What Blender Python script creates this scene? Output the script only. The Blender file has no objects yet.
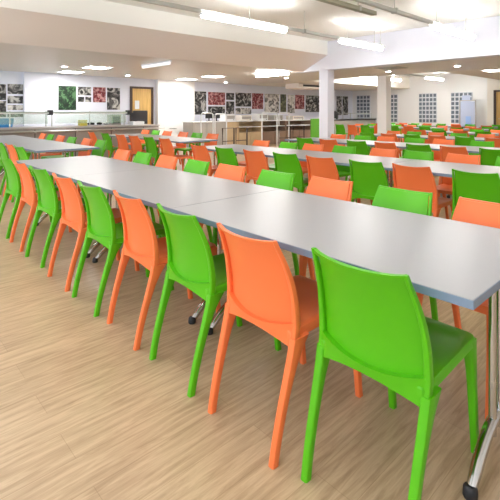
import bpy, bmesh, math, random
from mathutils import Vector, Matrix
random.seed(7)
S = bpy.context.scene
C = S.collection
PI = math.pi

# ------------------------------------------------------------------ materials
def new_mat(name):
    m = bpy.data.materials.new(name); m.use_nodes = True
    nt = m.node_tree
    return m, nt, nt.nodes['Principled BSDF']
def srgb(r, g, b):
    f = lambda c: (c/255/12.92) if c/255 <= .04045 else ((c/255+.055)/1.055)**2.4
    return (f(r), f(g), f(b), 1)
def plain(name, col, rough=.5, metal=0, spec=.5, bump=0, bscale=200, coat=0, var=0):
    m, nt, b = new_mat(name)
    b.inputs['Base Color'].default_value = col
    b.inputs['Roughness'].default_value = rough
    b.inputs['Metallic'].default_value = metal
    b.inputs['Specular IOR Level'].default_value = spec
    b.inputs['Coat Weight'].default_value = coat
    tc = nt.nodes.new('ShaderNodeTexCoord')
    n = nt.nodes.new('ShaderNodeTexNoise'); n.inputs['Scale'].default_value = bscale
    nt.links.new(tc.outputs['Object'], n.inputs['Vector'])
    if bump:
        bp = nt.nodes.new('ShaderNodeBump'); bp.inputs['Strength'].default_value = bump; bp.inputs['Distance'].default_value = .002
        nt.links.new(n.outputs['Fac'], bp.inputs['Height']); nt.links.new(bp.outputs['Normal'], b.inputs['Normal'])
    if var:
        mx = nt.nodes.new('ShaderNodeMix'); mx.data_type = 'RGBA'
        mx.inputs['A'].default_value = [c*(1-var) for c in col[:3]]+[1]
        mx.inputs['B'].default_value = [min(1, c*(1+var)) for c in col[:3]]+[1]
        nt.links.new(n.outputs['Fac'], mx.inputs['Factor']); nt.links.new(mx.outputs['Result'], b.inputs['Base Color'])
    return m
def emis(name, col, strength):
    m, nt, b = new_mat(name)
    b.inputs['Base Color'].default_value = (.9, .9, .9, 1)
    b.inputs['Emission Color'].default_value = col
    b.inputs['Emission Strength'].default_value = strength
    return m
M = {}
M['green'] = plain('green_plastic', srgb(84, 176, 12), .38, spec=.4, bump=.05, bscale=300)
M['orange'] = plain('orange_plastic', srgb(238, 120, 66), .4, spec=.4, bump=.05, bscale=300)
M['laminate'] = plain('grey_laminate', srgb(160, 161, 165), .28, spec=.5, bump=.02, bscale=60, var=.02)
M['edge'] = plain('blue_grey_edging', srgb(120, 138, 160), .4)
M['chrome'] = plain('polished_chrome', (.58, .58, .58, 1), .14, 1)
M['steel'] = plain('brushed_steel', (.62, .62, .62, 1), .32, 1, bump=.1, bscale=90)
M['black'] = plain('black_rubber', (.015, .015, .018, 1), .5)
M['white_wall'] = plain('white_paint', srgb(244, 244, 244), .6, bump=.03, bscale=40)
M['blue_white'] = plain('daylight_tinted_white', srgb(234, 237, 250), .6, bump=.03, bscale=40)  # white paint, the bluish daylight on the beam is put into its tint
M['ceiling'] = plain('ceiling_paint', srgb(246, 246, 242), .7, bump=.03, bscale=30)
M['beige_soffit'] = plain('beige_soffit_paint', srgb(238, 230, 224), .45, bump=.03, bscale=30)
M['low_ceiling'] = plain('satin_ceiling_panel', srgb(230, 225, 218), .38, bump=.05, bscale=12)
M['cream'] = plain('cream_paint', srgb(244, 238, 228), .6)
M['rail'] = plain('anodised_rail', srgb(196, 198, 192), .4, .3)
M['olive'] = plain('olive_channel', srgb(168, 166, 146), .5)
M['tube'] = emis('lit_diffuser', (1, .97, .93, 1), 26)
M['tube_far'] = emis('lit_panel', (1, .97, .93, 1), 40)
M['tube_back'] = emis('lit_diffuser_bright', (1, .98, .95, 1), 60)
M['uplight'] = emis('uplight_strip', (1, .98, .95, 1), 82)
M['tube_dim'] = emis('dim_diffuser', (.93, .95, 1, 1), .8)
M['frame_dark'] = plain('dark_door_frame', srgb(70, 52, 44), .5)
M['dark'] = plain('dark_grey_plastic', srgb(40, 40, 44), .45)
M['brown_metal'] = plain('dark_bronze_tube', srgb(76, 64, 60), .4, .3)
M['white_plastic'] = plain('white_plastic', srgb(236, 238, 240), .4)
M['steel_white'] = plain('pale_satin_steel', srgb(226, 228, 230), .3, .3)
M['blue'] = plain('blue_plastic', srgb(70, 150, 215), .4)
M['pale_blue'] = plain('pale_blue_print', srgb(150, 182, 232), .4)
M['yellow'] = plain('yellow_card', srgb(226, 208, 90), .5)
M['tanfront'] = plain('tan_laminate', srgb(196, 172, 136), .5, var=.06, bscale=6)
M['brownfront'] = plain('brown_laminate', srgb(142, 116, 98), .5, var=.08, bscale=6)
M['greyfront'] = plain('grey_laminate_panel', srgb(170, 166, 160), .45, var=.05, bscale=8)
M['stripe'] = plain('grey_steel_front', srgb(160, 158, 156), .35, .7)
M['greenpanel'] = plain('green_board', srgb(96, 170, 50), .5)
M['mortar'] = plain('white_mortar', srgb(214, 218, 226), .6)
M['block'] = plain('glass_block', srgb(112, 122, 134), .15, var=.3, bscale=14)
m, nt, b = new_mat('green_tinted_glass')
b.inputs['Base Color'].default_value = srgb(170, 205, 180); b.inputs['Roughness'].default_value = .08
b.inputs['Alpha'].default_value = .4
b.inputs['Alpha'].default_value = .22
M['glass'] = m
M['glass_shelf'] = plain('green_edged_glass', srgb(128, 152, 130), .2)
m, nt, b = new_mat('clear_screen')
b.inputs['Base Color'].default_value = srgb(206, 218, 246); b.inputs['Roughness'].default_value = .15
b.inputs['Alpha'].default_value = .75
M['screen_glass'] = m

def wood(name, c1, c2, rough, scale_vec, planks=None, bump=.1):
    m, nt, b = new_mat(name)
    tc = nt.nodes.new('ShaderNodeTexCoord'); mp = nt.nodes.new('ShaderNodeMapping')
    mp.inputs['Scale'].default_value = scale_vec
    nt.links.new(tc.outputs['Object'], mp.inputs['Vector'])
    n1 = nt.nodes.new('ShaderNodeTexNoise'); n1.inputs['Scale'].default_value = 1; n1.inputs['Detail'].default_value = 6; n1.inputs['Roughness'].default_value = .65; n1.inputs['Distortion'].default_value = .6
    nt.links.new(mp.outputs['Vector'], n1.inputs['Vector'])
    cr = nt.nodes.new('ShaderNodeValToRGB'); cr.color_ramp.elements[0].position = .32; cr.color_ramp.elements[1].position = .62
    cr.color_ramp.elements[0].color = c1; cr.color_ramp.elements[1].color = c2
    nt.links.new(n1.outputs['Fac'], cr.inputs['Fac'])
    out = cr.outputs['Color']
    if planks:
        br = nt.nodes.new('ShaderNodeTexBrick'); br.inputs['Scale'].default_value = 1
        br.inputs['Brick Width'].default_value = 1.2; br.inputs['Row Height'].default_value = .16
        br.inputs['Mortar Size'].default_value = .0012; br.inputs['Mortar Smooth'].default_value = .4
        br.inputs['Color1'].default_value = (1, 1, 1, 1); br.inputs['Color2'].default_value = (.9, .89, .88, 1); br.inputs['Mortar'].default_value = (.72, .68, .64, 1)
        nt.links.new(tc.outputs['Object'], br.inputs['Vector'])
        mx = nt.nodes.new('ShaderNodeMix'); mx.data_type = 'RGBA'; mx.blend_type = 'MULTIPLY'; mx.inputs['Factor'].default_value = 1
        nt.links.new(out, mx.inputs['A']); nt.links.new(br.outputs['Color'], mx.inputs['B']); out = mx.outputs['Result']
    nt.links.new(out, b.inputs['Base Color'])
    b.inputs['Roughness'].default_value = rough
    bp = nt.nodes.new('ShaderNodeBump'); bp.inputs['Strength'].default_value = bump; bp.inputs['Distance'].default_value = .002
    nt.links.new(n1.outputs['Fac'], bp.inputs['Height']); nt.links.new(bp.outputs['Normal'], b.inputs['Normal'])
    return m
M['floor'] = wood('oak_vinyl_planks', srgb(164, 138, 108), srgb(200, 174, 142), .34, (4, 46, 1), planks=True, bump=.12)
M['door_wood'] = wood('oak_door_veneer', srgb(198, 156, 84), srgb(226, 186, 112), .45, (30, 30, 1.5))

def poster_mat(name, kind, seed):
    m, nt, b = new_mat(name)
    tc = nt.nodes.new('ShaderNodeTexCoord'); mp = nt.nodes.new('ShaderNodeMapping')
    mp.inputs['Location'].default_value = (seed*3.7, seed*1.3, seed*2.1)
    nt.links.new(tc.outputs['Object'], mp.inputs['Vector'])
    cr = nt.nodes.new('ShaderNodeValToRGB'); e = cr.color_ramp.elements
    if kind in ('red', 'green'):
        t = nt.nodes.new('ShaderNodeTexVoronoi'); t.inputs['Scale'].default_value = 9 if kind == 'red' else 6
        n = nt.nodes.new('ShaderNodeTexNoise'); n.inputs['Scale'].default_value = 7; n.inputs['Distortion'].default_value = 3
        nt.links.new(mp.outputs['Vector'], n.inputs['Vector'])
        mx = nt.nodes.new('ShaderNodeMath'); mx.operation = 'MULTIPLY_ADD'; mx.inputs[1].default_value = .6
        nt.links.new(mp.outputs['Vector'], t.inputs['Vector']); nt.links.new(t.outputs['Distance'], mx.inputs[0]); nt.links.new(n.outputs['Fac'], mx.inputs[2])
        src = mx.outputs[0]
        if kind == 'red':
            cols = [(.55, srgb(146, 30, 46)), (.75, srgb(92, 16, 28)), (.98, srgb(206, 150, 150))]
        else:
            cols = [(.6, srgb(8, 30, 17)), (.85, srgb(20, 58, 32)), (1.0, srgb(90, 130, 90))]
    else:
        t = nt.nodes.new('ShaderNodeTexNoise'); t.inputs['Scale'].default_value = 4.5; t.inputs['Detail'].default_value = 3; t.inputs['Distortion'].default_value = 1.5
        nt.links.new(mp.outputs['Vector'], t.inputs['Vector']); src = t.outputs['Fac']
        cols = [(.42, srgb(26, 26, 28)), (.52, srgb(92, 90, 90)), (.62, srgb(196, 194, 190))]
        if kind == 'olive': cols = [(.4, srgb(60, 62, 44)), (.55, srgb(104, 106, 76)), (.7, srgb(150, 150, 110))]
        if kind == 'pale': cols = [(.42, srgb(90, 88, 86)), (.5, srgb(196, 192, 188)), (.65, srgb(236, 232, 228))]
    e[0].position, e[0].color = cols[0]; e[1].position, e[1].color = cols[2]
    k = e.new(cols[1][0]); k.color = cols[1][1]
    nt.links.new(src, cr.inputs['Fac']); nt.links.new(cr.outputs['Color'], b.inputs['Base Color'])
    b.inputs['Roughness'].default_value = .45
    return m

# ------------------------------------------------------------------ mesh helpers
def new_obj(name, bm, mat, parent=None, smooth=None, loc=None):
    bmesh.ops.recalc_face_normals(bm, faces=bm.faces[:])
    me = bpy.data.meshes.new(name); bm.to_mesh(me); bm.free()
    mats = mat if isinstance(mat, (list, tuple)) else [mat]
    for x in mats: me.materials.append(x)
    if smooth is not None:
        for p in me.polygons: p.use_smooth = True
        me.set_sharp_from_angle(angle=math.radians(smooth))
    o = bpy.data.objects.new(name, me); C.objects.link(o)
    if parent: o.parent = parent
    if loc: o.location = loc
    return o
def box(bm, x0, x1, y0, y1, z0, z1, mi=0, bev=0):
    vs = [bm.verts.new((x, y, z)) for x in (x0, x1) for y in (y0, y1) for z in (z0, z1)]
    fs = []
    for q in ((0, 1, 3, 2), (4, 6, 7, 5), (0, 4, 5, 1), (2, 3, 7, 6), (0, 2, 6, 4), (1, 5, 7, 3)):
        f = bm.faces.new([vs[i] for i in q]); f.material_index = mi; fs.append(f)
    if bev:
        es = list({e for f in fs for e in f.edges})
        bmesh.ops.bevel(bm, geom=es, offset=bev, segments=2, affect='EDGES', profile=.6)
    return bm
def boxes(*bs, bev=0):
    bm = bmesh.new()
    for b_ in bs: box(bm, *b_, bev=bev)
    return bm
def tube(bm, pts, r, n=8, caps=True):
    pts = [Vector(p) for p in pts]; rings = []
    for i, p in enumerate(pts):
        d = (pts[min(i+1, len(pts)-1)]-pts[max(i-1, 0)]).normalized()
        a = Vector((0, 0, 1)) if abs(d.z) < .9 else Vector((1, 0, 0))
        u = d.cross(a).normalized(); v = d.cross(u)
        rr = r[i] if isinstance(r, (list, tuple)) else r
        rings.append([bm.verts.new(p+(u*math.cos(2*PI*k/n)+v*math.sin(2*PI*k/n))*rr) for k in range(n)])
    for a, b_ in zip(rings, rings[1:]):
        for k in range(n): bm.faces.new((a[k], a[(k+1) % n], b_[(k+1) % n], b_[k]))
    if caps: bm.faces.new(rings[0]); bm.faces.new(rings[-1])
    return bm
def slices(bm, secs, rc=.35):
    """secs: (cx, cy, z, hx, hy) horizontal rounded-rectangle slices joined bottom to top"""
    rings = []
    for cx, cy, z, hx, hy in secs:
        r = min(hx, hy)*rc*1.4; ring = []
        for sx, sy, a0 in ((1, 1, 0), (-1, 1, PI/2), (-1, -1, PI), (1, -1, 3*PI/2)):
            for k in range(3):
                a = a0+k*PI/4
                ring.append(bm.verts.new((cx+sx*(hx-r)+r*math.cos(a), cy+sy*(hy-r)+r*math.sin(a), z)))
        rings.append(ring)
    n = len(rings[0])
    for a, b_ in zip(rings, rings[1:]):
        for k in range(n): bm.faces.new((a[k], a[(k+1) % n], b_[(k+1) % n], b_[k]))
    bm.faces.new(rings[0]); bm.faces.new(rings[-1])
    return bm
def sheet(bm, f_front, f_back, nu, nv):
    """closed thin shell between two functions of (u in -1..1, v in 0..1)"""
    A = [[bm.verts.new(f_front(-1+2*i/nu, j/nv)) for j in range(nv+1)] for i in range(nu+1)]
    B = [[bm.verts.new(f_back(-1+2*i/nu, j/nv)) for j in range(nv+1)] for i in range(nu+1)]
    for G in (A, B):
        for i in range(nu):
            for j in range(nv): bm.faces.new((G[i][j], G[i+1][j], G[i+1][j+1], G[i][j+1]))
    for i in range(nu):
        for j in (0, nv): bm.faces.new((A[i][j], A[i+1][j], B[i+1][j], B[i][j]))
    for j in range(nv):
        for i in (0, nu): bm.faces.new((A[i][j], A[i][j+1], B[i][j+1], B[i][j]))
    return bm

def tag(o, label, cat, group=None, kind=None):
    o['label'] = label; o['category'] = cat
    if group: o['group'] = group
    if kind: o['kind'] = kind
    return o
def empty(name, loc=(0, 0, 0), rz=0):
    o = bpy.data.objects.new(name, None); C.objects.link(o)
    o.empty_display_size = .1; o.location = loc; o.rotation_euler = (0, 0, rz)
    return o
def struct(name, bm, mat, loc=None):
    o = new_obj(name, bm, mat, loc=loc); o['kind'] = 'structure'; return o
kids = {}
def part(name, bm, mat, parent, smooth=None):
    o = new_obj(name, bm, mat, parent, smooth)
    kids.setdefault(parent.name, []).append(o); return o
def dup(root, loc, rz=0, mats=None):
    def rec(o, p):
        c = o.copy(); C.objects.link(c)
        if p: c.parent = p
        for ch in kids.get(o.name, []):
            d = rec(ch, c); kids.setdefault(c.name, []).append(d)
        return c
    r = rec(root, None); r.location = loc; r.rotation_euler = (0, 0, rz)
    return r

# ------------------------------------------------------------------ dining chair
PX = [(0, -.255), (.1, -.234), (.2, -.208), (.3, -.178), (.4, -.150), (.46, -.140), (.55, -.144), (.65, -.164), (.75, -.203), (.80, -.232), (.84, -.256)]
PY = [(0, .187), (.2, .192), (.4, .198), (.5, .200), (.6, .197), (.7, .186), (.80, .170), (.84, .165)]
def interp(T, z):
    for (a, va), (b_, vb) in zip(T, T[1:]):
        if z <= b_:
            t = (z-a)/(b_-a); return va+(vb-va)*t
    return T[-1][1]
def smoothi(T, z):
    return (interp(T, max(0, z-.03))+interp(T, z)*2+interp(T, z+.03 if z < .8 else z))/4
def make_chair(colour):
    m = M[colour]
    root = empty('dining_chair')
    # backrest panel
    def bx_(u, v, off):
        zt = .795-.010*(1-u*u); zl = .482-.030*(1-u*u)
        z = zl+(zt-zl)*v
        return (smoothi(PX, z)-.036*(1-u*u)+off, u*(smoothi(PY, z)-.010), z)
    bm = sheet(bmesh.new(), lambda u, v: bx_(u, v, .014), lambda u, v: bx_(u, v, .005), 12, 12)
    part('backrest', bm, m, root, 50)
    # back frame: two side strips and the arched lower rail
    bm = bmesh.new()
    for s in (-1, 1):
        secs = []
        for k in range(13):
            z = .40+(.805-.40)*k/12; t = k/12
            secs.append((smoothi(PX, z)-.001, s*(smoothi(PY, z)-.004*(1-t)), z, .016-.007*t, .0125-.0065*t))
        slices(bm, secs)
    def rl(u, v, off):
        zt = .484-.030*(1-u*u); zl = .390+.036*(1-u*u)
        z = zl+(zt-zl)*v
        return (smoothi(PX, z)-.036*(1-u*u)+off*(1 if off > 0 else .6+.6*v), u*(smoothi(PY, z)-.004), z)
    sheet(bm, lambda u, v: rl(u, v, .012), lambda u, v: rl(u, v, -.014), 12, 5)
    def tl(u, v, off):
        z = .788-.010*(1-u*u)+.015*v
        return (smoothi(PX, z)-.036*(1-u*u)+off, u*(smoothi(PY, z)-.004), z)
    sheet(bm, lambda u, v: tl(u, v, .010), lambda u, v: tl(u, v, -.008), 12, 2)
    part('back_frame', bm, m, root, 45)
    # seat
    def outline(ins):
        pts = []; hw0, hw1, x0, x1, r = .194-ins, .182-ins, -.165+ins*.3, .288-ins, .03
        for cx, cy, a0 in ((x1-r, hw1-r, 0), (x0+.01, hw0-.01, PI/2), (x0+.01, -hw0+.01, PI), (x1-r, -hw1+r, 1.5*PI)):
            rr = r if cx > 0 else .01
            for k in range(5):
                a = a0+k*PI/8; pts.append((cx+rr*math.cos(a), cy+rr*math.sin(a)))
        return pts
    bm = bmesh.new(); rings = []
    for ins, z in ((.10, .444), (.045, .448), (.012, .456), (.003, .454), (0, .447), (0, .421), (.02, .418)):
        rings.append([bm.verts.new((x, y, z)) for x, y in outline(ins)])
    n = len(rings[0])
    for a, b_ in zip(rings, rings[1:]):
        for k in range(n): bm.faces.new((a[k], a[(k+1) % n], b_[(k+1) % n], b_[k]))
    bm.faces.new(rings[0]); bm.faces.new(rings[-1])
    part('seat', bm, m, root, 50)
    for s in (-1, 1):
        bm = bmesh.new(); secs = []
        for k in range(9):
            z = .43*k/8; t = k/8
            f = .022*t**7
            secs.append((smoothi(PX, z)+f, s*smoothi(PY, z)-s*.003*t, z, .0158+.0045*t**1.5+f, .0142+.0025*t**1.5))
        slices(bm, secs); part('leg', bm, m, root, 45)
    for s in (-1, 1):
        bm = bmesh.new(); secs = []
        for k in range(9):
            z = .44*k/8; t = k/8
            f = .022*t**9
            secs.append((.308-.052*t+.012*t*t-f, s*(.168-.003*t), z, .0150+.0065*t**2+f, .0135+.004*t**2))
        slices(bm, secs); part('leg', bm, m, root, 45)
    return root
chairs = {'green': make_chair('green'), 'orange': make_chair('orange')}
used = {'green': False, 'orange': False}
ORD = ['first', 'second', 'third', 'fourth', 'fifth', 'sixth', 'seventh', 'eighth', 'ninth', 'tenth', 'eleventh', 'twelfth']
FX, SXX = .6777, .7354
def proj(x, y, z):
    l = SXX*x-FX*y; Z = FX*x+SXX*y
    return 250+428.6*l/Z, 112-428.6*(z-1.28)/Z
def place_chairs(xback, items, near, rowname, group, y0=0, n=3, jit=.012, exact=None):
    feet = [y0+TL*k+d for k in range(n) for d in (.085, TL-.085)]
    """xback: X of the backrest top; items: list of (Y, colour) from the right end of the row"""
    vis = []
    for y, c in items:
        px = [proj(xback, y+d, .8)[0] for d in (-.24, .24)]
        if min(px) > 499: continue
        if max(px) < -4: continue
        vis.append((y, c))
    side = 'near side' if near else 'far side'
    count = {'g': 0, 'o': 0}
    # counted from the left end
    vis.sort(key=lambda t: -t[0])
    for y, c in vis:
        col = 'green' if c == 'g' else 'orange'
        x = xback+.262 if near else xback-.262
        x += random.uniform(-jit, jit)
        tw = random.uniform(-.04, .04)
        dx = 0
        if exact and y in exact: dx, tw, y = exact[y]; x = xback+.262+dx
        else:
            for _ in range(12):
                bad = [(y+e*.165-fy) for e in (-1, 1) for fy in feet if abs(y+e*.165+(.3*tw if near else -.3*tw)-fy) < .04]
                if not bad: break
                y += .006 if bad[0] > 0 else -.006
        rz = (0 if near else PI)+tw
        if used[col]: o = dup(chairs[col], (x, y, 0), rz)
        else:
            o = chairs[col]; used[col] = True; o.location = (x, y, 0); o.rotation_euler = (0, 0, rz)
        k = count[c]; count[c] += 1
        tag(o, f'{ORD[k]} {col} plastic chair from the left end, {side} of {rowname}', 'chair', group)
        o.name = 'dining_chair'

# ------------------------------------------------------------------ dining table
TW, TL, TH = .90, 1.6, .74
def make_table():
    root = empty('dining_table')
    bm = bmesh.new(); box(bm, -TW/2+.003, TW/2-.003, -TL/2+.003, TL/2-.003, TH-.026, TH, bev=.0015)
    top = part('tabletop', bm, M['laminate'], root)
    bm = bmesh.new()
    a, b_ = TW/2, TL/2-.001
    for q in ((-a, a, -b_, -b_+.004), (-a, a, b_-.004, b_), (-a, -a+.004, -b_+.004, b_-.004), (a-.004, a, -b_+.004, b_-.004)):
        box(bm, *q, TH-.027, TH-.0015)
    part('edge_band', bm, M['edge'], top)
    bm = boxes((-TW/2+.1, TW/2-.1, -.02, .02, TH-.06, TH-.026), (-.02, .02, -TL/2+.12, TL/2-.12, TH-.062, TH-.027))
    part('underframe', bm, M['steel'], root)
    for s in (-1, 1):
        y = s*(TL/2-.085)
        bm = bmesh.new()
        for dx in (-.035, .035): tube(bm, [(dx, y, .10), (dx, y, TH-.03)], .014, 10)
        box(bm, -.30, .30, y-.02, y+.02, TH-.05, TH-.027)
        leg = part('leg', bm, M['chrome'], root, 40)
        bm = bmesh.new()
        pts = [(-.235+.47*k/12, y, .022+.13*math.sin(PI*k/12)**.9) for k in range(13)]
        tube(bm, pts, [.017]+[.021]*11+[.017], 10)
        part('foot', bm, M['chrome'], leg, 40)
        for e in (-1, 1):
            bm = bmesh.new()
            tube(bm, [(e*.245, y, 0), (e*.245, y, .005), (e*.243, y, .028), (e*.241, y, .036)], [.022, .024, .023, .018], 12)
            part('foot_cap', bm, M['black'], leg, 40)
    return root
table0 = make_table(); tused = False
def place_tables(x0, y0, n, rowname, group, end_words):
    global tused
    for k in range(n):
        loc = (x0+TW/2, y0+TL*(k+.5), 0)
        if proj(x0+TW, y0+TL*k+TL, .74)[0] > 499 and proj(x0, y0+TL*k+TL, .74)[0] > 499: continue
        if not tused: o = table0; o.location = loc; tused = True
        else: o = dup(table0, loc)
        tag(o, f'grey laminate folding table with chrome legs, {end_words[k]} one of {rowname}', 'table', group)
        o.name = 'dining_table'

EW3 = ['right end', 'middle', 'left end']
R = ['front table row', 'second table row', 'third table row', 'fourth table row', 'fifth table row', 'sixth table row', 'seventh table row']
# front row
place_chairs(1.118, [(.79, 'g'), (1.265, 'o'), (1.785, 'g'), (2.31, 'o'), (2.82, 'g'), (3.33, 'o'), (3.93, 'g'), (4.5, 'o'), (5.04, 'g')], True, R[0], 'chairs along the front table row', .467, exact={.79: (.03, .0, .78), 1.785: (0, -.05, 1.78), 3.93: (0, .04, 3.952), 4.5: (0, -.02, 4.5), 5.04: (0, .04, 5.05), 2.31: (0, -.05, 2.292)})
place_chairs(2.53, [(.80, 'o'), (1.31, 'g'), (1.82, 'o'), (2.37, 'g'), (2.93, 'o'), (3.45, 'g'), (4.02, 'o'), (4.56, 'g'), (5.04, 'o')], False, R[0], 'chairs along the front table row', .467)
place_tables(1.30, .467, 3, R[0], 'front row tables', EW3)
# second row
place_chairs(3.63, [(.78, 'o'), (1.31, 'g'), (1.85, 'o'), (2.35, 'g'), (2.88, 'o'), (3.40, 'g'), (3.92, 'o'), (4.50, 'g'), (5.10, 'o')], True, R[1], 'chairs along the second table row', .70)
place_chairs(5.10, [(1.4, 'g'), (1.93, 'o'), (2.45, 'g'), (2.93, 'o'), (3.53, 'g'), (4.07, 'o'), (4.57, 'g'), (5.19, 'o')], False, R[1], 'chairs along the second table row', .70)
place_tables(3.80, .70, 3, R[1], 'second row tables', EW3)
# third row
place_chairs(6.10, [(1.95, 'g'), (2.49, 'o'), (2.99, 'g'), (3.53, 'o'), (4.1, 'g'), (4.63, 'o'), (5.18, 'g')], True, R[2], 'chairs along the third table row', 1.0)
place_chairs(7.65, [(2.05, 'o'), (2.6, 'g'), (3.22, 'o'), (3.75, 'g'), (4.32, 'o'), (4.86, 'g'), (5.45, 'o')], False, R[2], 'chairs along the third table row', 1.0)
place_tables(6.28, 1.0, 3, R[2], 'third row tables', EW3)
def alt(y1, c, n=9, d=.54):
    return [(y1-d*k, (c if k % 2 == 0 else ('o' if c == 'g' else 'g'))) for k in range(n)]
for k, (xn, c1, xf, c2) in enumerate(((8.65, 'g', 10.15, 'o'), (11.2, 'o', 12.7, 'g'), (13.75, 'g', 15.2, 'o'), (16.3, 'o', 17.75, 'g'))):
    g = 'chairs along the ' + 'the '+R[3+k]
    place_chairs(xn, alt(5.45, c1), True, R[3+k], g, .95)
    place_chairs(xf, alt(5.55, c2), False, R[3+k], g, .95)
    place_tables(xn+.2, .95, 3, R[3+k], R[3+k]+' tables', EW3)
# back rows go on beyond the aisle behind the pillars
for k, (xn, c1, xf, c2) in enumerate(((13.75, 'g', 15.2, 'o'), (16.3, 'o', 17.75, 'g'))):
    nm = ['sixth row beyond aisle', 'seventh row beyond aisle'][k]
    place_chairs(xn, alt(9.85, c1, 7, .56), True, nm, 'chairs beyond the aisle by the glass block windows', 6.3, 2)
    place_chairs(xf, alt(9.85, c2, 7, .56), False, nm, 'chairs beyond the aisle by the glass block windows', 6.3, 2)
    place_tables(xn+.2, 6.3, 2, nm, 'tables beyond the aisle by the glass block windows', ['right', 'left'])
# left block beside the servery
LB = 'front row by servery'
place_chairs(1.64, [(6.58, 'g'), (7.13, 'o'), (7.7, 'g'), (8.3, 'o')], True, LB, 'chairs at the front row by the servery', 6.38)
place_chairs(3.12, [(7.05, 'g'), (7.68, 'o'), (8.35, 'g'), (9.02, 'o'), (9.58, 'g'), (10.15, 'o')], False, LB, 'chairs at the front row by the servery', 6.38)
place_tables(1.85, 6.38, 3, LB, 'front row tables by the servery', EW3)
LB = 'second row by servery'
place_chairs(4.12, [(6.82, 'o'), (7.42, 'g'), (8.02, 'o'), (8.62, 'o'), (9.4, 'g'), (10.1, 'o')], True, LB, 'chairs at the second row by the servery', 6.6, 2)
place_chairs(5.85, [(7.5, 'o'), (8.1, 'g'), (8.65, 'o'), (9.35, 'o'), (9.9, 'g'), (10.45, 'o')], False, LB, 'chairs at the second row by the servery', 6.6, 2)
place_tables(4.33, 6.6, 2, LB, 'second row tables by the servery', ['right', 'left'])

# ------------------------------------------------------------------ room shell
X0, X1, Y0, Y1 = -2.2, 19.5, -3.0, 13.1
ZC, ZL, ZR = 3.15, 2.40, 2.95
XB, YA, YB = 9.2, 6.95, 7.8
struct('floor', boxes((X0-.2, X1+.2, Y0-.2, Y1+.2, -.1, 0)), M['floor'])
struct('ceiling', boxes((X0-.2, XB+.1, Y0-.2, YB+.1, ZC, ZC+.1)), M['ceiling'])
# sloping beige soffit with its bulkhead, extruded along X
def prism(profile, x0, x1):
    bm = bmesh.new()
    a = [bm.verts.new((x0, y, z)) for y, z in profile]; b_ = [bm.verts.new((x1, y, z)) for y, z in profile]
    n = len(a)
    for k in range(n): bm.faces.new((a[k], a[(k+1) % n], b_[(k+1) % n], b_[k]))
    bm.faces.new(a); bm.faces.new(b_); return bm
struct('trim_1', prism([(YA, ZC), (YA, 2.79), (YA+.012, 2.79), (YA+.012, ZC)], X0, XB-.001), M['ceiling'])          # bulkhead face
struct('trim_2', prism([(YA+.012, 2.79), (YB, ZL), (YB, ZC), (YA+.012, ZC)], X0, XB-.001), M['beige_soffit'])
struct('trim_3', boxes((XB, XB+.25, Y0, YB+.3, ZL-.004, ZC)), M['blue_white'])                                # long beam
struct('ceiling_low', boxes((X0, XB, YB, Y1, ZL, ZL+.08), (XB, XB+.25, YB+.3, Y1, ZL, ZL+.08), (XB+.25, 12.0, Y0, Y1, ZL, ZL+.08)), M['low_ceiling'])
struct('ceiling_back', boxes((12.0, X1, Y0, 5.1, ZL, ZL+.08), (12.0, X1, 9.9, Y1, ZL, ZL+.08)), M['cream'])  # lighter colour than the low ceiling stands in for light falling here
struct('ceiling_raised', boxes((11.9, X1, 5.0, 10.0, ZR, ZR+.08)), M['ceiling'])
struct('trim_4', boxes((12.0, 12.04, 5.1, 9.9, ZL+.08, ZR), (12.04, X1, 5.06, 5.1, ZL+.08, ZR), (12.04, X1, 9.9, 9.94, ZL+.08, ZR)), M['cream'])
struct('wall_left', boxes((X0-.2, X1+.2, Y1, Y1+.2, 0, 3.3)), M['blue_white'])
struct('wall_back', boxes((X1, X1+.2, 6.0, Y1, 0, 3.3)), M['white_wall'])
struct('wall_right', boxes((X0-.2, X1+.2, Y0-.2, Y0, 0, 3.3)), M['white_wall'])
# recessed return carrying the second door
DX = 18.3
struct('wall_door', boxes((DX, X1, Y0, 4.94, 0, 3.3), (DX, X1, 5.76, 6.08, 0, 3.3), (DX, X1, 4.94, 5.76, 2.06, 3.3)), M['cream'])
# pilasters
struct('trim_5', boxes((3.45, 4.36, Y1-.12, Y1, 0, ZL)), M['blue_white'])
struct('trim_6', boxes((7.62, 9.15, Y1-.18, Y1, 0, ZL)), M['white_wall'])
# pillars
struct('trim_7', boxes((XB, XB+.28, YA, YA+.28, 0, ZL+.01)), M['blue_white'])
struct('trim_8', boxes((12.0, 12.3, 6.85, 7.15, 0, ZL)), M['white_wall'])
# window wall on the camera's own side, daylight comes in here
bm = boxes((X0-.2, X0, Y0, Y1, 0, .75), (X0-.2, X0, Y0, Y1, 2.65, 3.3))
wins = []
yy = Y0
while yy < Y1-.1:
    box(bm, X0-.2, X0, yy, yy+.35, .75, 2.65); wins.append((yy+.35, min(yy+2.65, Y1))); yy += 2.65
struct('wall_front', bm, M['white_wall'])
for i, (a, b_) in enumerate(wins):
    b_ = min(b_, Y1-.02)
    if b_-a < .4: continue
    bm = boxes((X0-.14, X0-.08, a, b_, .75, .80), (X0-.14, X0-.08, a, b_, 2.60, 2.65), (X0-.14, X0-.08, a, a+.05, .8, 2.6), (X0-.14, X0-.08, b_-.05, b_, .8, 2.6), (X0-.13, X0-.09, (a+b_)/2-.025, (a+b_)/2+.025, .8, 2.6))
    o = struct(f'window_{i+10}', bm, M['white_plastic'])
    L = bpy.data.lights.new('daylight', 'AREA'); L.shape = 'RECTANGLE'; L.size = 1.8; L.size_y = b_-a-.1
    L.energy = 42; L.color = (.86, .93, 1)
    lo = bpy.data.objects.new('daylight', L); C.objects.link(lo); lo.location = (X0-.05, (a+b_)/2, 1.7); lo.rotation_euler = (0, -PI/2, 0)

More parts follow.
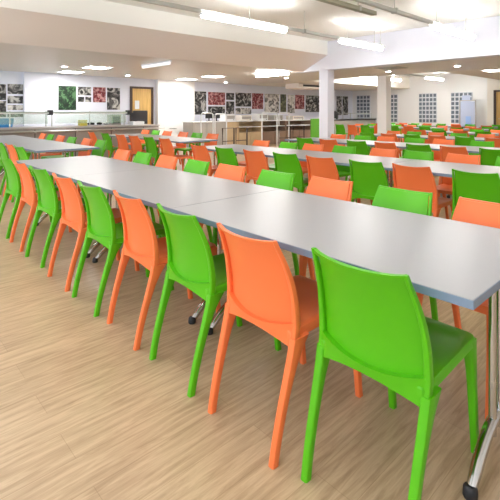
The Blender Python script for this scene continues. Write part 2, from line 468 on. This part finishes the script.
# glass block windows in the back wall
def block_window(name, ya, yb, z0, z1, nc, nr):
    fr = boxes((X1-.03, X1-.002, ya, yb, z0, z1)); o = struct(name, fr, M['mortar'])
    bm = bmesh.new(); w = (yb-ya)/nc; h = (z1-z0)/nr
    for i in range(nc):
        for j in range(nr):
            box(bm, X1-.045, X1-.02, ya+i*w+w*.14, ya+(i+1)*w-w*.14, z0+j*h+h*.14, z0+(j+1)*h-h*.14, bev=.008)
    p = new_obj('glass_blocks', bm, M['block'], o)
block_window('window_1', 12.02, 12.82, .78, 2.14, 4, 7)
block_window('window_2', 10.5, 11.3, .78, 2.14, 4, 7)
block_window('window_3', 8.59, 9.43, .78, 2.14, 5, 7)
block_window('window_4', 7.06, 7.96, .78, 2.14, 5, 7)

# pixel rays met with a wall plane, for measuring positions
def px_to_X(px, Y):
    l = (px-250)/428.6; return Y*(SXX*l+FX)/(-FX*l+SXX)
def py_to_z(px, py, Y):
    l = (px-250)/428.6; return 1.28+(112-py)/428.6*Y/(-FX*l+SXX)
# doors
def door(name, hinge, along, w, h, face, wallpos):
    """flat veneer door leaf in a dark frame"""
    if along == 'x':
        fr = boxes((hinge-.08, hinge, wallpos-.04, wallpos, 0, h+.07), (hinge+w, hinge+w+.08, wallpos-.04, wallpos, 0, h+.07), (hinge, hinge+w, wallpos-.04, wallpos, h, h+.07))
        lf = boxes((hinge, hinge+w, wallpos-.02, wallpos-.001, .005, h)); pn = boxes((hinge+.2, hinge+.36, wallpos-.026, wallpos-.02, 1.2, 1.75))
        hd = tube(bmesh.new(), [(hinge+.1, wallpos-.02, 1.02), (hinge+.1, wallpos-.07, 1.02), (hinge+.22, wallpos-.07, 1.02)], .01)
    else:
        fr = boxes((wallpos-.04, wallpos+.02, hinge-w-.08, hinge-w, 0, h+.07), (wallpos-.04, wallpos+.02, hinge, hinge+.08, 0, h+.07), (wallpos-.04, wallpos+.02, hinge-w, hinge, h, h+.07))
        lf = boxes((wallpos, wallpos+.05, hinge-w, hinge, .005, h)); pn = boxes((wallpos-.006, wallpos, hinge-w+.2, hinge-w+.36, 1.2, 1.75))
        hd = tube(bmesh.new(), [(wallpos, hinge-.1, 1.02), (wallpos-.05, hinge-.1, 1.02), (wallpos-.05, hinge-.22, 1.02)], .01)
    o = struct(name, fr, M['frame_dark'])
    new_obj('door_leaf', lf, M['door_wood'], o)
    new_obj('door_handle', hd, M['steel'], o)
    return o
d1 = door('door_1', px_to_X(130.3, Y1)+.06, 'x', .70, 2.06, None, Y1-.001)
d2 = door('door_2', 5.76, 'y', .82, 2.06, None, DX)
o = new_obj('door_notice', boxes((6.84, 7.0, Y1-.035, Y1-.03, 1.38, 1.66)), M['white_plastic']); tag(o, 'small white notice fixed high on the oak door behind the servery', 'notice')

# ------------------------------------------------------------------ posters (photographs on the left wall)
posters = [
 (-14, 6, 84, 100, 'bw', 'black and white photo print cut by the left edge of the picture, upper one'),
 (-14, 6, 101, 117, 'bw', 'black and white photo print cut by the left edge of the picture, lower one'),
 (7.5, 24, 84.2, 94, 'bw', 'wide black and white photo print, topmost of the left column of four'),
 (7.5, 24, 96, 103.5, 'bw', 'wide black and white photo print, second down in the left column'),
 (7.5, 24, 105, 110, 'pale', 'pale photo print with dark marks, third down in the left column'),
 (7.5, 24, 112, 117, 'bw', 'black and white photo print low in the left column, just above the servery'),
 (55.8, 76, 86, 110, 'green', 'large dark green leaf photo print above the servery'),
 (78, 91, 87, 95.3, 'bw', 'small black and white photo print between the green and the left red print'),
 (78, 84, 96.8, 102, 'bw', 'tiny black and white print, left one under the small print by the green poster'),
 (85.3, 91, 96.8, 102, 'bw', 'tiny black and white print, right one beside the left red poster'),
 (93, 105.5, 87.3, 102.3, 'red', 'red berry photo print left of the oak door'),
 (107, 119.8, 88, 109.7, 'bw', 'tall black and white photo print nearest the left side of the oak door'),
 (194.5, 206, 91.5, 114.5, 'bw', 'tall black and white photo print right beside the white pilaster'),
 (208, 224.8, 92.3, 105, 'red', 'wide red berry photo print near the white pilaster'),
 (226, 234, 93, 100, 'bw', 'small black and white print right of the wide red print'),
 (208, 224.8, 106.5, 114, 'bw', 'dark photo print under the wide red print'),
 (226, 234, 101.5, 114, 'bw', 'black and white print below the small print near the wide red print'),
 (235.5, 251, 93, 106.5, 'bw', 'black and white photo print left of the middle red print'),
 (235.5, 251, 108, 114, 'pale', 'low pale photo strip behind the servery rails'),
 (252, 263, 93.4, 109, 'red', 'middle red photo print above the servery rails'),
 (264.5, 279, 94, 113, 'pale', 'large pale print with dark figures right of the middle red print'),
 (280.3, 286, 94.4, 112, 'olive', 'narrow olive green photo print'),
 (287.5, 294.3, 95, 113, 'pale', 'narrow black and white print between olive and right red prints'),
 (295, 304.2, 95, 109, 'red', 'rightmost red photo print'),
 (305.5, 320, 95.7, 112, 'bw', 'black and white photo print just left of the front pillar'),
 (336.5, 341.6, 96.3, 115, 'bw', 'narrow black and white print just right of the front pillar'),
 (342.5, 347.8, 96.5, 115, 'bw', 'black and white print in the far corner by the glass block window'),
]
for i, (a, b_, ya, yb, k, lab) in enumerate(posters):
    xa, xb = px_to_X(a, Y1), px_to_X(b_, Y1); pm = (a+b_)/2
    z1, z0 = py_to_z(pm, ya, Y1), py_to_z(pm, yb, Y1)
    o = new_obj('photo_poster', boxes((-(xb-xa)/2, (xb-xa)/2, -.012, 0, -(z1-z0)/2, (z1-z0)/2)), poster_mat(f'poster_print_{i}', k, i+1))
    o.location = ((xa+xb)/2, Y1-.002, (z0+z1)/2)
    tag(o, lab, 'poster', 'photo posters on the left wall')

# ------------------------------------------------------------------ lighting tracks and ceiling lights
def track(y, z, x0, x1, lums, rods, ztop, label, name='lighting_track', rmat='rail', w=.024, dif='tube'):
    root = empty(name, (x0, y, z)); tag(root, label, 'ceiling light')
    part('rail', boxes((0, x1-x0, -w, w, -.02, .035)), M[rmat], root)
    for a, b_ in lums:
        h = part('luminaire', boxes((a-x0, b_-x0, -.055, .055, -.045, -.02)), M['white_plastic'], root)
        bm = bmesh.new(); n = 8
        pr = [(-.05+.1*k/n, -.045-.045*math.sin(PI*k/n)) for k in range(n+1)]
        A = [bm.verts.new((a-x0+.02, q, zz)) for q, zz in pr]; B = [bm.verts.new((b_-x0-.02, q, zz)) for q, zz in pr]
        for k in range(n): bm.faces.new((A[k], A[k+1], B[k+1], B[k]))
        bm.faces.new(A); bm.faces.new(B); bm.faces.new((A[0], B[0], B[-1], A[-1]))
        part('diffuser', bm, M[dif], h, 40)
        part('uplight_strip', boxes((a-x0+.02, b_-x0-.02, .036, .052, -.019, -.012), (a-x0+.02, b_-x0-.02, -.052, -.036, -.019, -.012)), M['uplight'], h)
    for r_ in rods:
        bm = tube(bmesh.new(), [(r_-x0, 0, .035), (r_-x0, 0, ztop-z)], .006, 6); box(bm, r_-x0-.02, r_-x0+.02, -.045, .045, -.025, .05)
        part('hanging_rod', bm, M['rail'], root)
    return root
track(5.14, 2.76, -.8, 8.9, [(-.4, 1.2), (3.76, 5.6), (7.2, 8.82)], [1.6, 4.72, 6.1, 7.45, 8.5, 8.75], ZC, 'long white suspended light track, the further of two over the near tables')
track(3.20, 2.76, -.8, 8.95, [(.4, 2.0), (7.08, 8.85)], [3.0, 5.85, 7.25, 8.5], ZC, 'long suspended light track nearest the camera, lit at its right end')
track(.9, 2.76, -.8, 8.95, [(0, 1.6), (3, 4.6), (6, 7.6)], [1, 5, 8.5], ZC, 'unseen suspended light track added to light the near area')  # added out of view to light the near tables
track(3.40, 2.72, 1.6, 5.62, [], [2.2, 5.2], ZC, 'dull olive cable channel running beside the nearer light track', 'cable_tray', 'olive', .04)
track(7.9, 2.70, 12.4, 18.6, [(12.8, 14.4), (16.9, 18.5)], [13, 15.5, 18.3], ZR, 'suspended light track in the raised ceiling before the glass block windows', dif='tube_back')
track(9.3, 2.70, 12.4, 17.6, [(13.9, 15.5), (15.9, 17.5)], [13.2, 15.7, 17.4], ZR, 'suspended light track in the raised ceiling behind the rear pillar', dif='tube_back')
# lone tubes under the low ceiling
for (x, ya, yb, dif, lab) in ((8.75, 7.95, 9.2, 'tube_back', 'bright white tube light under the low ceiling left of the front pillar'),
                             (5.0, 7.95, 9.2, 'tube_dim', 'slim dim tube light at the edge of the low ceiling above the servery')):
    root = empty('tube_light', (x, ya, ZL-.03)); tag(root, lab, 'ceiling light')
    hw = .07 if dif == 'tube_back' else .022
    part('housing', boxes((-hw, hw, 0, yb-ya, -.01, .03)), M['white_plastic'], root)
    part('diffuser', boxes((-hw+.005, hw-.005, .02, yb-ya-.02, -.065, -.01), bev=.01), M[dif], root)
def troffer(x, y, s, lab):
    root = empty('ceiling_panel_light', (x, y, ZL)); tag(root, lab, 'ceiling light', 'recessed ceiling panel lights')
    part('frame', boxes((-s, s, -s, -s+.03, -.015, 0), (-s, s, s-.03, s, -.015, 0), (-s, -s+.03, -s+.03, s-.03, -.015, 0), (s-.03, s, -s+.03, s-.03, -.015, 0)), M['white_plastic'], root)
    part('diffuser', boxes((-s+.03, s-.03, -s+.03, s-.03, -.010, 0)), M['tube_far'], root)
troffer(4.42, 12.15, .3, 'square panel light nearest the wall above the green leaf poster')
troffer(4.46, 10.5, .3, 'square panel light above the left servery, nearer the bulkhead')
troffer(8.3, 12.2, .3, 'square panel light close to the white pilaster')
troffer(8.25, 10.65, .3, 'square panel light over the servery rails')
troffer(12.6, 3.95, .3, 'square panel light in the ceiling by the right edge of the picture')
troffer(1.2, 10.6, .3, 'unseen square panel light added over the left end of the servery')  # extra panel out of view, added for light under the low ceiling
troffer(10.6, 1.6, .3, 'unseen square panel light added in the soffit outside the right edge')  # added beyond the frame to brighten the soffit side
for x, y, lab in ((3.74, 10.7, 'small round downlight above the left servery'), (6.05, 12.0, 'small round downlight left of the oak door'),
                  (10.3, 9.45, 'small round downlight just right of the bright tube light'), (10.7, 6.04, 'small round downlight in the soffit right of the front pillar'),
                  (10.65, 4.2, 'small round downlight in the soffit beneath the long beam at right'), (10.2, 12.4, 'small round downlight above the wide red poster')):
    root = empty('downlight', (x, y, ZL)); tag(root, lab, 'ceiling light', 'round downlights')
    part('bezel', tube(bmesh.new(), [(0, 0, -.02), (0, 0, 0)], [.09, .1], 20), M['white_plastic'], root)
    part('lamp', tube(bmesh.new(), [(0, 0, -.026), (0, 0, -.02)], [.06, .065], 20), M['tube_far'], root)
# ceiling vent and air conditioner
root = empty('ceiling_vent', (9.95, 5.55, ZL)); tag(root, 'flat grey ceiling vent in the soffit between the two pillars', 'vent')
part('frame', boxes((-.3, .3, -.3, .3, -.012, 0)), M['rail'], root)
bm = bmesh.new()
for k in range(8): box(bm, -.26, .26, -.26+k*.07, -.23+k*.07, -.02, -.012)
part('grille', bm, M['rail'], root)
root = empty('air_conditioner', (13.3, 11.2, ZL)); tag(root, 'boxy beige ceiling air conditioner with dark slot, left of front pillar', 'air conditioner')
part('body', boxes((-.75, .85, -.35, .35, -.20, 0), bev=.02), M['beige_soffit'], root)
part('air_slot', boxes((-.5, .8, -.362, -.348, -.12, -.05)), M['dark'], root)

# ------------------------------------------------------------------ servery on the left
CY = 11.45
GA, GB, GE = px_to_X(50.5, CY+.1)-1.0, px_to_X(128.5, CY+.1)-1.0, px_to_X(160, CY)-1.0
root = empty('servery_counter', (1.0, CY, 0)); tag(root, 'long stainless servery counter with glass gantry along the left wall', 'counter')
W = GE
part('body', boxes((0, W, .08, .85, 0, .86)), M['stripe'], root)
part('worktop', boxes((0, W, .0, .9, .86, .90), bev=.006), M['steel'], root)
bm = bmesh.new()
for k in range(4): tube(bm, [(0, -.06-.07*k, .80), (W, -.06-.07*k, .80)], .014, 8)
for k in range(7): box(bm, .2+k, .24+k, -.30, .08, .765, .785)
part('tray_rail', bm, M['steel'], root)
for x in (.05, GA-.9, GA-.06, GA+.08, (GA+GB)/2, GB-.06):
    part('gantry_post', tube(bmesh.new(), [(x, .25, .90), (x, .25, 1.30)], .018, 8), M['steel'], root)
part('gantry_shelf', boxes((0, GA-.02, .08, .52, 1.25, 1.285), (GA+.02, GB, .08, .52, 1.25, 1.285)), M['glass_shelf'], root)
part('gantry_trim', boxes((0, GB, .07, .085, 1.235, 1.265)), M['steel'], root)
for x in (GA, GB): part('end_bracket', boxes((x-.05, x+.05, .04, .2, 1.20, 1.33), bev=.01), M['black'], root)
part('glass_screen', boxes((.1, GA-.08, .06, .072, .98, 1.235), (GA+.1, GB-.1, .06, .072, .98, 1.235)), M['glass'], root)
for x in (.3, 1.3, 2.3, 3.3, 4.3, 5.3):
    part('panel_seam', boxes((x, x+.015, .07, .08, .05, .84)), M['dark'], root)
# goods on the counter
def X_on(px): return px_to_X(px, CY+.5)
z = .90
o = new_obj('storage_tub', tube(bmesh.new(), [(0, 0, 0), (0, 0, .02), (0, 0, .2), (0, 0, .22)], [.15, .17, .2, .205], 16), M['blue'], smooth=40, loc=(X_on(5), CY+.5, z)); tag(o, 'bright blue round tub on the left end of the servery', 'tub')
o = new_obj('carton', boxes((-.10, .10, -.08, .08, 0, .16), bev=.006), M['yellow'], loc=(X_on(82), CY+.45, z)); tag(o, 'pale yellow carton on the servery under the leaf poster', 'carton')
def tray(x, w, mat, lab, h=.08):
    root = empty('food_tray', (x, CY+.5, z)); tag(root, lab, 'tray', 'food trays on the servery')
    part('tray_base', boxes((-w/2, w/2, -.2, .2, 0, .02), bev=.004), M['steel'], root)
    bm = bmesh.new()
    for k in range(9):
        a = random.uniform(-w/2+.06, w/2-.06); b_ = random.uniform(-.14, .14); r = random.uniform(.03, .05)
        bmesh.ops.create_uvsphere(bm, u_segments=8, v_segments=6, radius=r, matrix=Matrix.Translation((a, b_, .02+r*.8)) @ Matrix.Diagonal((1, 1, .8, 1)))
    part('food', bm, M[mat], root)['kind'] = 'stuff'
tray(X_on(91), .2, 'dark', 'steel tray of dark wrapped food beside the yellow carton')
tray(X_on(98.5), .2, 'black', 'steel tray of black pots in the middle of the right gantry')
tray(X_on(106), .2, 'white_plastic', 'steel tray of white cups near the right end of the servery')
root = empty('drinks_dispenser', (X_on(114), CY+.5, z)); tag(root, 'small grey drinks machine at the right end of the servery', 'machine')
part('body', boxes((-.15, .15, -.15, .15, 0, .3), bev=.01), M['greyfront'], root); part('front_panel', boxes((-.11, .11, -.16, -.149, .05, .25)), M['dark'], root)
# till and chair behind at the door
root = empty('cash_till', (px_to_X(136, CY+.3), CY+.3, z)); tag(root, 'white and black cash till in front of the oak door', 'till')
part('base', boxes((-.18, .18, -.18, .18, 0, .1), bev=.01), M['white_plastic'], root)
part('screen', boxes((-.16, .16, -.02, .02, .12, .36), bev=.006), M['dark'], root); part('stem', boxes((-.03, .03, -.015, .015, .1, .13)), M['dark'], root)
# dark office chair back by the door
root = empty('office_chair', (px_to_X(143.5, 12.6), 12.6, 0)); tag(root, 'dark padded office chair standing in front of the oak door', 'chair')
part('seat', boxes((-.24, .24, -.24, .24, .45, .52), bev=.02), M['dark'], root)
part('backrest', boxes((-.26, .26, .18, .25, .60, 1.33), bev=.03), M['dark'], root)
part('back_bracket', boxes((-.03, .03, .19, .23, .44, .70)), M['dark'], root)
part('column', tube(bmesh.new(), [(0, 0, .06), (0, 0, .46)], .025, 10), M['dark'], root)
for k in range(5):
    a = 2*PI*k/5
    part('leg', tube(bmesh.new(), [(0, 0, .08), (.27*math.cos(a), .27*math.sin(a), .05), (.27*math.cos(a), .27*math.sin(a), .0)], .02, 8), M['dark'], root)

# ------------------------------------------------------------------ middle servery behind the rails
BY = 11.9
xs = [px_to_X(p, BY) for p in (193, 206, 226, 238, 262, 286, 311)]
fr = ['greyfront', 'greyfront', 'tanfront', 'tanfront', 'brownfront', 'brownfront']
labs = ['grey cabinet at the left end of the middle serving counter', 'grey cabinet second from the left in the middle serving counter',
        'narrow tan cabinet under the middle serving counter, left of the open shelves', 'tan shelf unit with white open shelves under the middle counter',
        'brown cabinet with open shelf behind the tall steel hoops', 'brown cabinet at the right end of the middle serving counter']
for k in range(6):
    a, b_ = xs[k]+.005, xs[k+1]-.005; w = b_-a
    root = empty('serving_cabinet', (a, BY, 0)); tag(root, labs[k], 'cabinet', 'cabinets of the middle serving counter')
    if k >= 3:
        part('body', boxes((0, w, .0, .6, 0, .52), (0, .04, 0, .6, .52, .92), (w-.04, w, 0, .6, .52, .92), (.04, w-.04, .5, .6, .52, .92)), M[fr[k]], root)
        part('shelf', boxes((.04, w-.04, .02, .5, .70, .73)), M['white_plastic'], root)
        part('door', boxes((.03, w/2-.01, -.02, 0, .04, .5), (w/2+.01, w-.03, -.02, 0, .04, .5)), M[fr[k]], root)
    else:
        part('body', boxes((0, w, 0, .6, 0, .92)), M[fr[k]], root)
        part('door', boxes((.03, w-.03, -.02, 0, .06, .88), bev=.004), M[fr[k]], root)
o = new_obj('serving_worktop', boxes((xs[0]-.03, xs[-1]+.03, BY-.04, BY+.63, .921, .955), bev=.005), M['white_plastic']); tag(o, 'long pale worktop over the grey and tan cabinets', 'worktop')
for px, lab in ((209, 'black screen on the middle counter, nearest the white pilaster'), (216.5, 'black screen on the middle counter, second from the pilaster')):
    root = empty('monitor', (px_to_X(px, BY+.3), BY+.3, .955)); tag(root, lab, 'screen', 'black screens on the middle counter')
    part('stand', boxes((-.08, .08, -.06, .06, 0, .015), (-.015, .015, -.015, .015, .015, .12)), M['dark'], root)
    part('screen', boxes((-.15, .15, -.02, .015, .10, .32), bev=.005), M['black'], root)
for px, w, h, mt, lab in ((227, .5, .24, 'white_plastic', 'white countertop unit left of centre on the middle counter'), (243, .55, .2, 'cream', 'cream countertop unit on the middle counter under the pale photo strip'),
                      (260, .5, .26, 'white_plastic', 'white boxy machine behind the tall hoops'), (275, .5, .2, 'rail', 'grey metal machine behind the tall hoops'), (295, .7, .16, 'cream', 'low cream unit at the right of the middle counter')):
    root = empty('countertop_unit', (px_to_X(px, BY+.3), BY+.3, .955)); tag(root, lab, 'machine')
    part('body', boxes((-w/2, w/2, -.2, .2, 0, h), bev=.012), M[mt], root)
    part('front_panel', boxes((-w/2+.05, w/2-.05, -.208, -.199, h*.3, h*.8)), M['greyfront'], root)
    part('knob', tube(bmesh.new(), [(w/2-.1, -.2, h*.15), (w/2-.1, -.225, h*.15)], .015, 8), M['dark'], root)
# queue hoops (white steel) and low dark rails in front
def px_XY(px, Y): return px_to_X(px, Y)
HY = 10.2
for a, b_, h, lab in ((201, 213, 1.25, 'white steel queue hoop furthest left, in front of the grey cabinets'), (226.5, 215, 1.22, 'white steel queue hoop second from the left'),
                  (262, 277, 1.26, 'white steel queue hoop third from the left'), (279, 289, 1.24, 'white steel queue hoop nearest the front pillar')):
    xa, xb = sorted((px_to_X(a, HY), px_to_X(b_, HY))); r = .08
    pts = [(xa, HY, 0), (xa, HY, h-r)]+[(xa+r-r*math.cos(PI/2*k/4), HY, h-r+r*math.sin(PI/2*k/4)) for k in range(1, 5)]
    pts += [(xb-r+r*math.sin(PI/2*k/4), HY, h-r+r*math.cos(PI/2*k/4)) for k in range(0, 4)]+[(xb, HY, h-r), (xb, HY, 0)]
    o = new_obj('queue_hoop', tube(bmesh.new(), pts, .019, 10), M['steel_white'], smooth=40); tag(o, lab, 'barrier', 'white queue hoops before the middle servery')
RY = 9.4
for a, b_, lab in ((222.5, 234, 'dark low rail frame left before the middle servery'), (236, 247, 'dark low rail frame second from left before the middle servery'), (279, 290, 'dark low rail frame beside the right hoop'), (293, 304, 'dark low rail frame nearest the front pillar')):
    xa, xb = px_to_X(a, RY), px_to_X(b_, RY)
    bm = bmesh.new(); tube(bm, [(xa, RY, 0), (xa, RY, .82), (xb, RY, .82), (xb, RY, 0)], .022, 8); tube(bm, [(xa, RY, .45), (xb, RY, .45)], .012, 8)
    o = new_obj('queue_rail', bm, M['brown_metal']); tag(o, lab, 'barrier', 'dark queue rails before the middle servery')
# green board by the pillar
GX = px_to_X(316, 10.6)
root = empty('display_board', (GX, 10.6, 0)); tag(root, 'bright green upright board left of the front pillar', 'board')
part('panel', boxes((-.32, .42, -.02, .02, .25, 1.02), bev=.005), M['greenpanel'], root)
for s in (-.3, .4): part('leg', boxes((s-.015, s+.015, -.15, .15, 0, .03), (s-.015, s+.015, -.018, .018, .03, .25)), M['rail'], root)
# dark counter in the far corner
root = empty('corner_counter', (15.6, 11.5, 0)); tag(root, 'dark topped counter in the far corner before the glass block windows', 'counter')
part('body', boxes((0, 3.6, .05, .6, 0, .9)), M['greyfront'], root)
part('worktop', boxes((-.02, 3.62, 0, .62, .9, .95), bev=.005), M['dark'], root)
bm = bmesh.new()
for k in range(5): tube(bm, [(.9+.6*k, .1, .95), (.9+.6*k, .1, 1.22)], .015, 6)
tube(bm, [(.9, .1, 1.22), (3.3, .1, 1.22)], .015, 6)
part('guard_rail', bm, M['rail'], root)
root = empty('coffee_machine', (16.05, 11.8, .95)); tag(root, 'black rounded machine on the far dark counter between the pillars', 'machine')
part('body', tube(bmesh.new(), [(0, 0, 0), (0, 0, .02), (0, 0, .25), (0, 0, .34), (0, 0, .38)], [.2, .22, .22, .17, .06], 16), M['black'], root, 50)
part('base_plate', boxes((-.26, .26, -.2, .24, 0, .03), bev=.005), M['white_plastic'], root)
# pale blue banner stand in front of the last glass block window
def Yof(px, X):
    l = (px-250)/428.6; return X*(-FX*l+SXX)/(SXX*l+FX)
ya, yb = Yof(476, 18.9), Yof(459.5, 18.9)
root = empty('banner_stand', (18.9, ya, 0)); tag(root, 'pale blue glazed banner stand before the rightmost glass block window', 'banner')
w = yb-ya
part('panel', boxes((-.008, .008, .04, w-.04, .55, 1.72), (-.008, .008, .22, w-.1, 1.72, 1.98)), M['screen_glass'], root)
part('frame', boxes((-.02, .02, 0, .035, .02, 1.78), (-.02, .02, w-.035, w, .02, 1.78), (-.02, .02, .035, w-.035, .5, .55), (-.02, .02, .035, w-.035, 1.745, 1.78)), M['greyfront'], root)
part('base', boxes((-.2, .2, 0, w, 0, .02)), M['greyfront'], root)
part('picture', boxes((-.012, -.008, .2, w-.25, .75, 1.1)), M['pale_blue'], root)

# ------------------------------------------------------------------ world, camera
wd = bpy.data.worlds.new('sky'); S.world = wd; wd.use_nodes = True
wd.node_tree.nodes['Background'].inputs['Color'].default_value = (.8, .9, 1, 1)
wd.node_tree.nodes['Background'].inputs['Strength'].default_value = 1.2
cam = bpy.data.cameras.new('camera'); co = bpy.data.objects.new('camera', cam); C.objects.link(co)
cam.sensor_width = 36; cam.lens = 428.6/500*36; cam.shift_y = -138/500
co.location = (0, 0, 1.28)
co.rotation_euler = (PI/2, 0, math.atan2(SXX, FX)-PI/2)
cam.clip_end = 200
S.camera = co
S.view_settings.view_transform = 'Standard'; S.view_settings.look = 'None'
S.view_settings.exposure = 0.0; S.view_settings.gamma = 1
S.cycles.use_denoising = True
S.cycles.max_bounces = 8; S.cycles.diffuse_bounces = 5
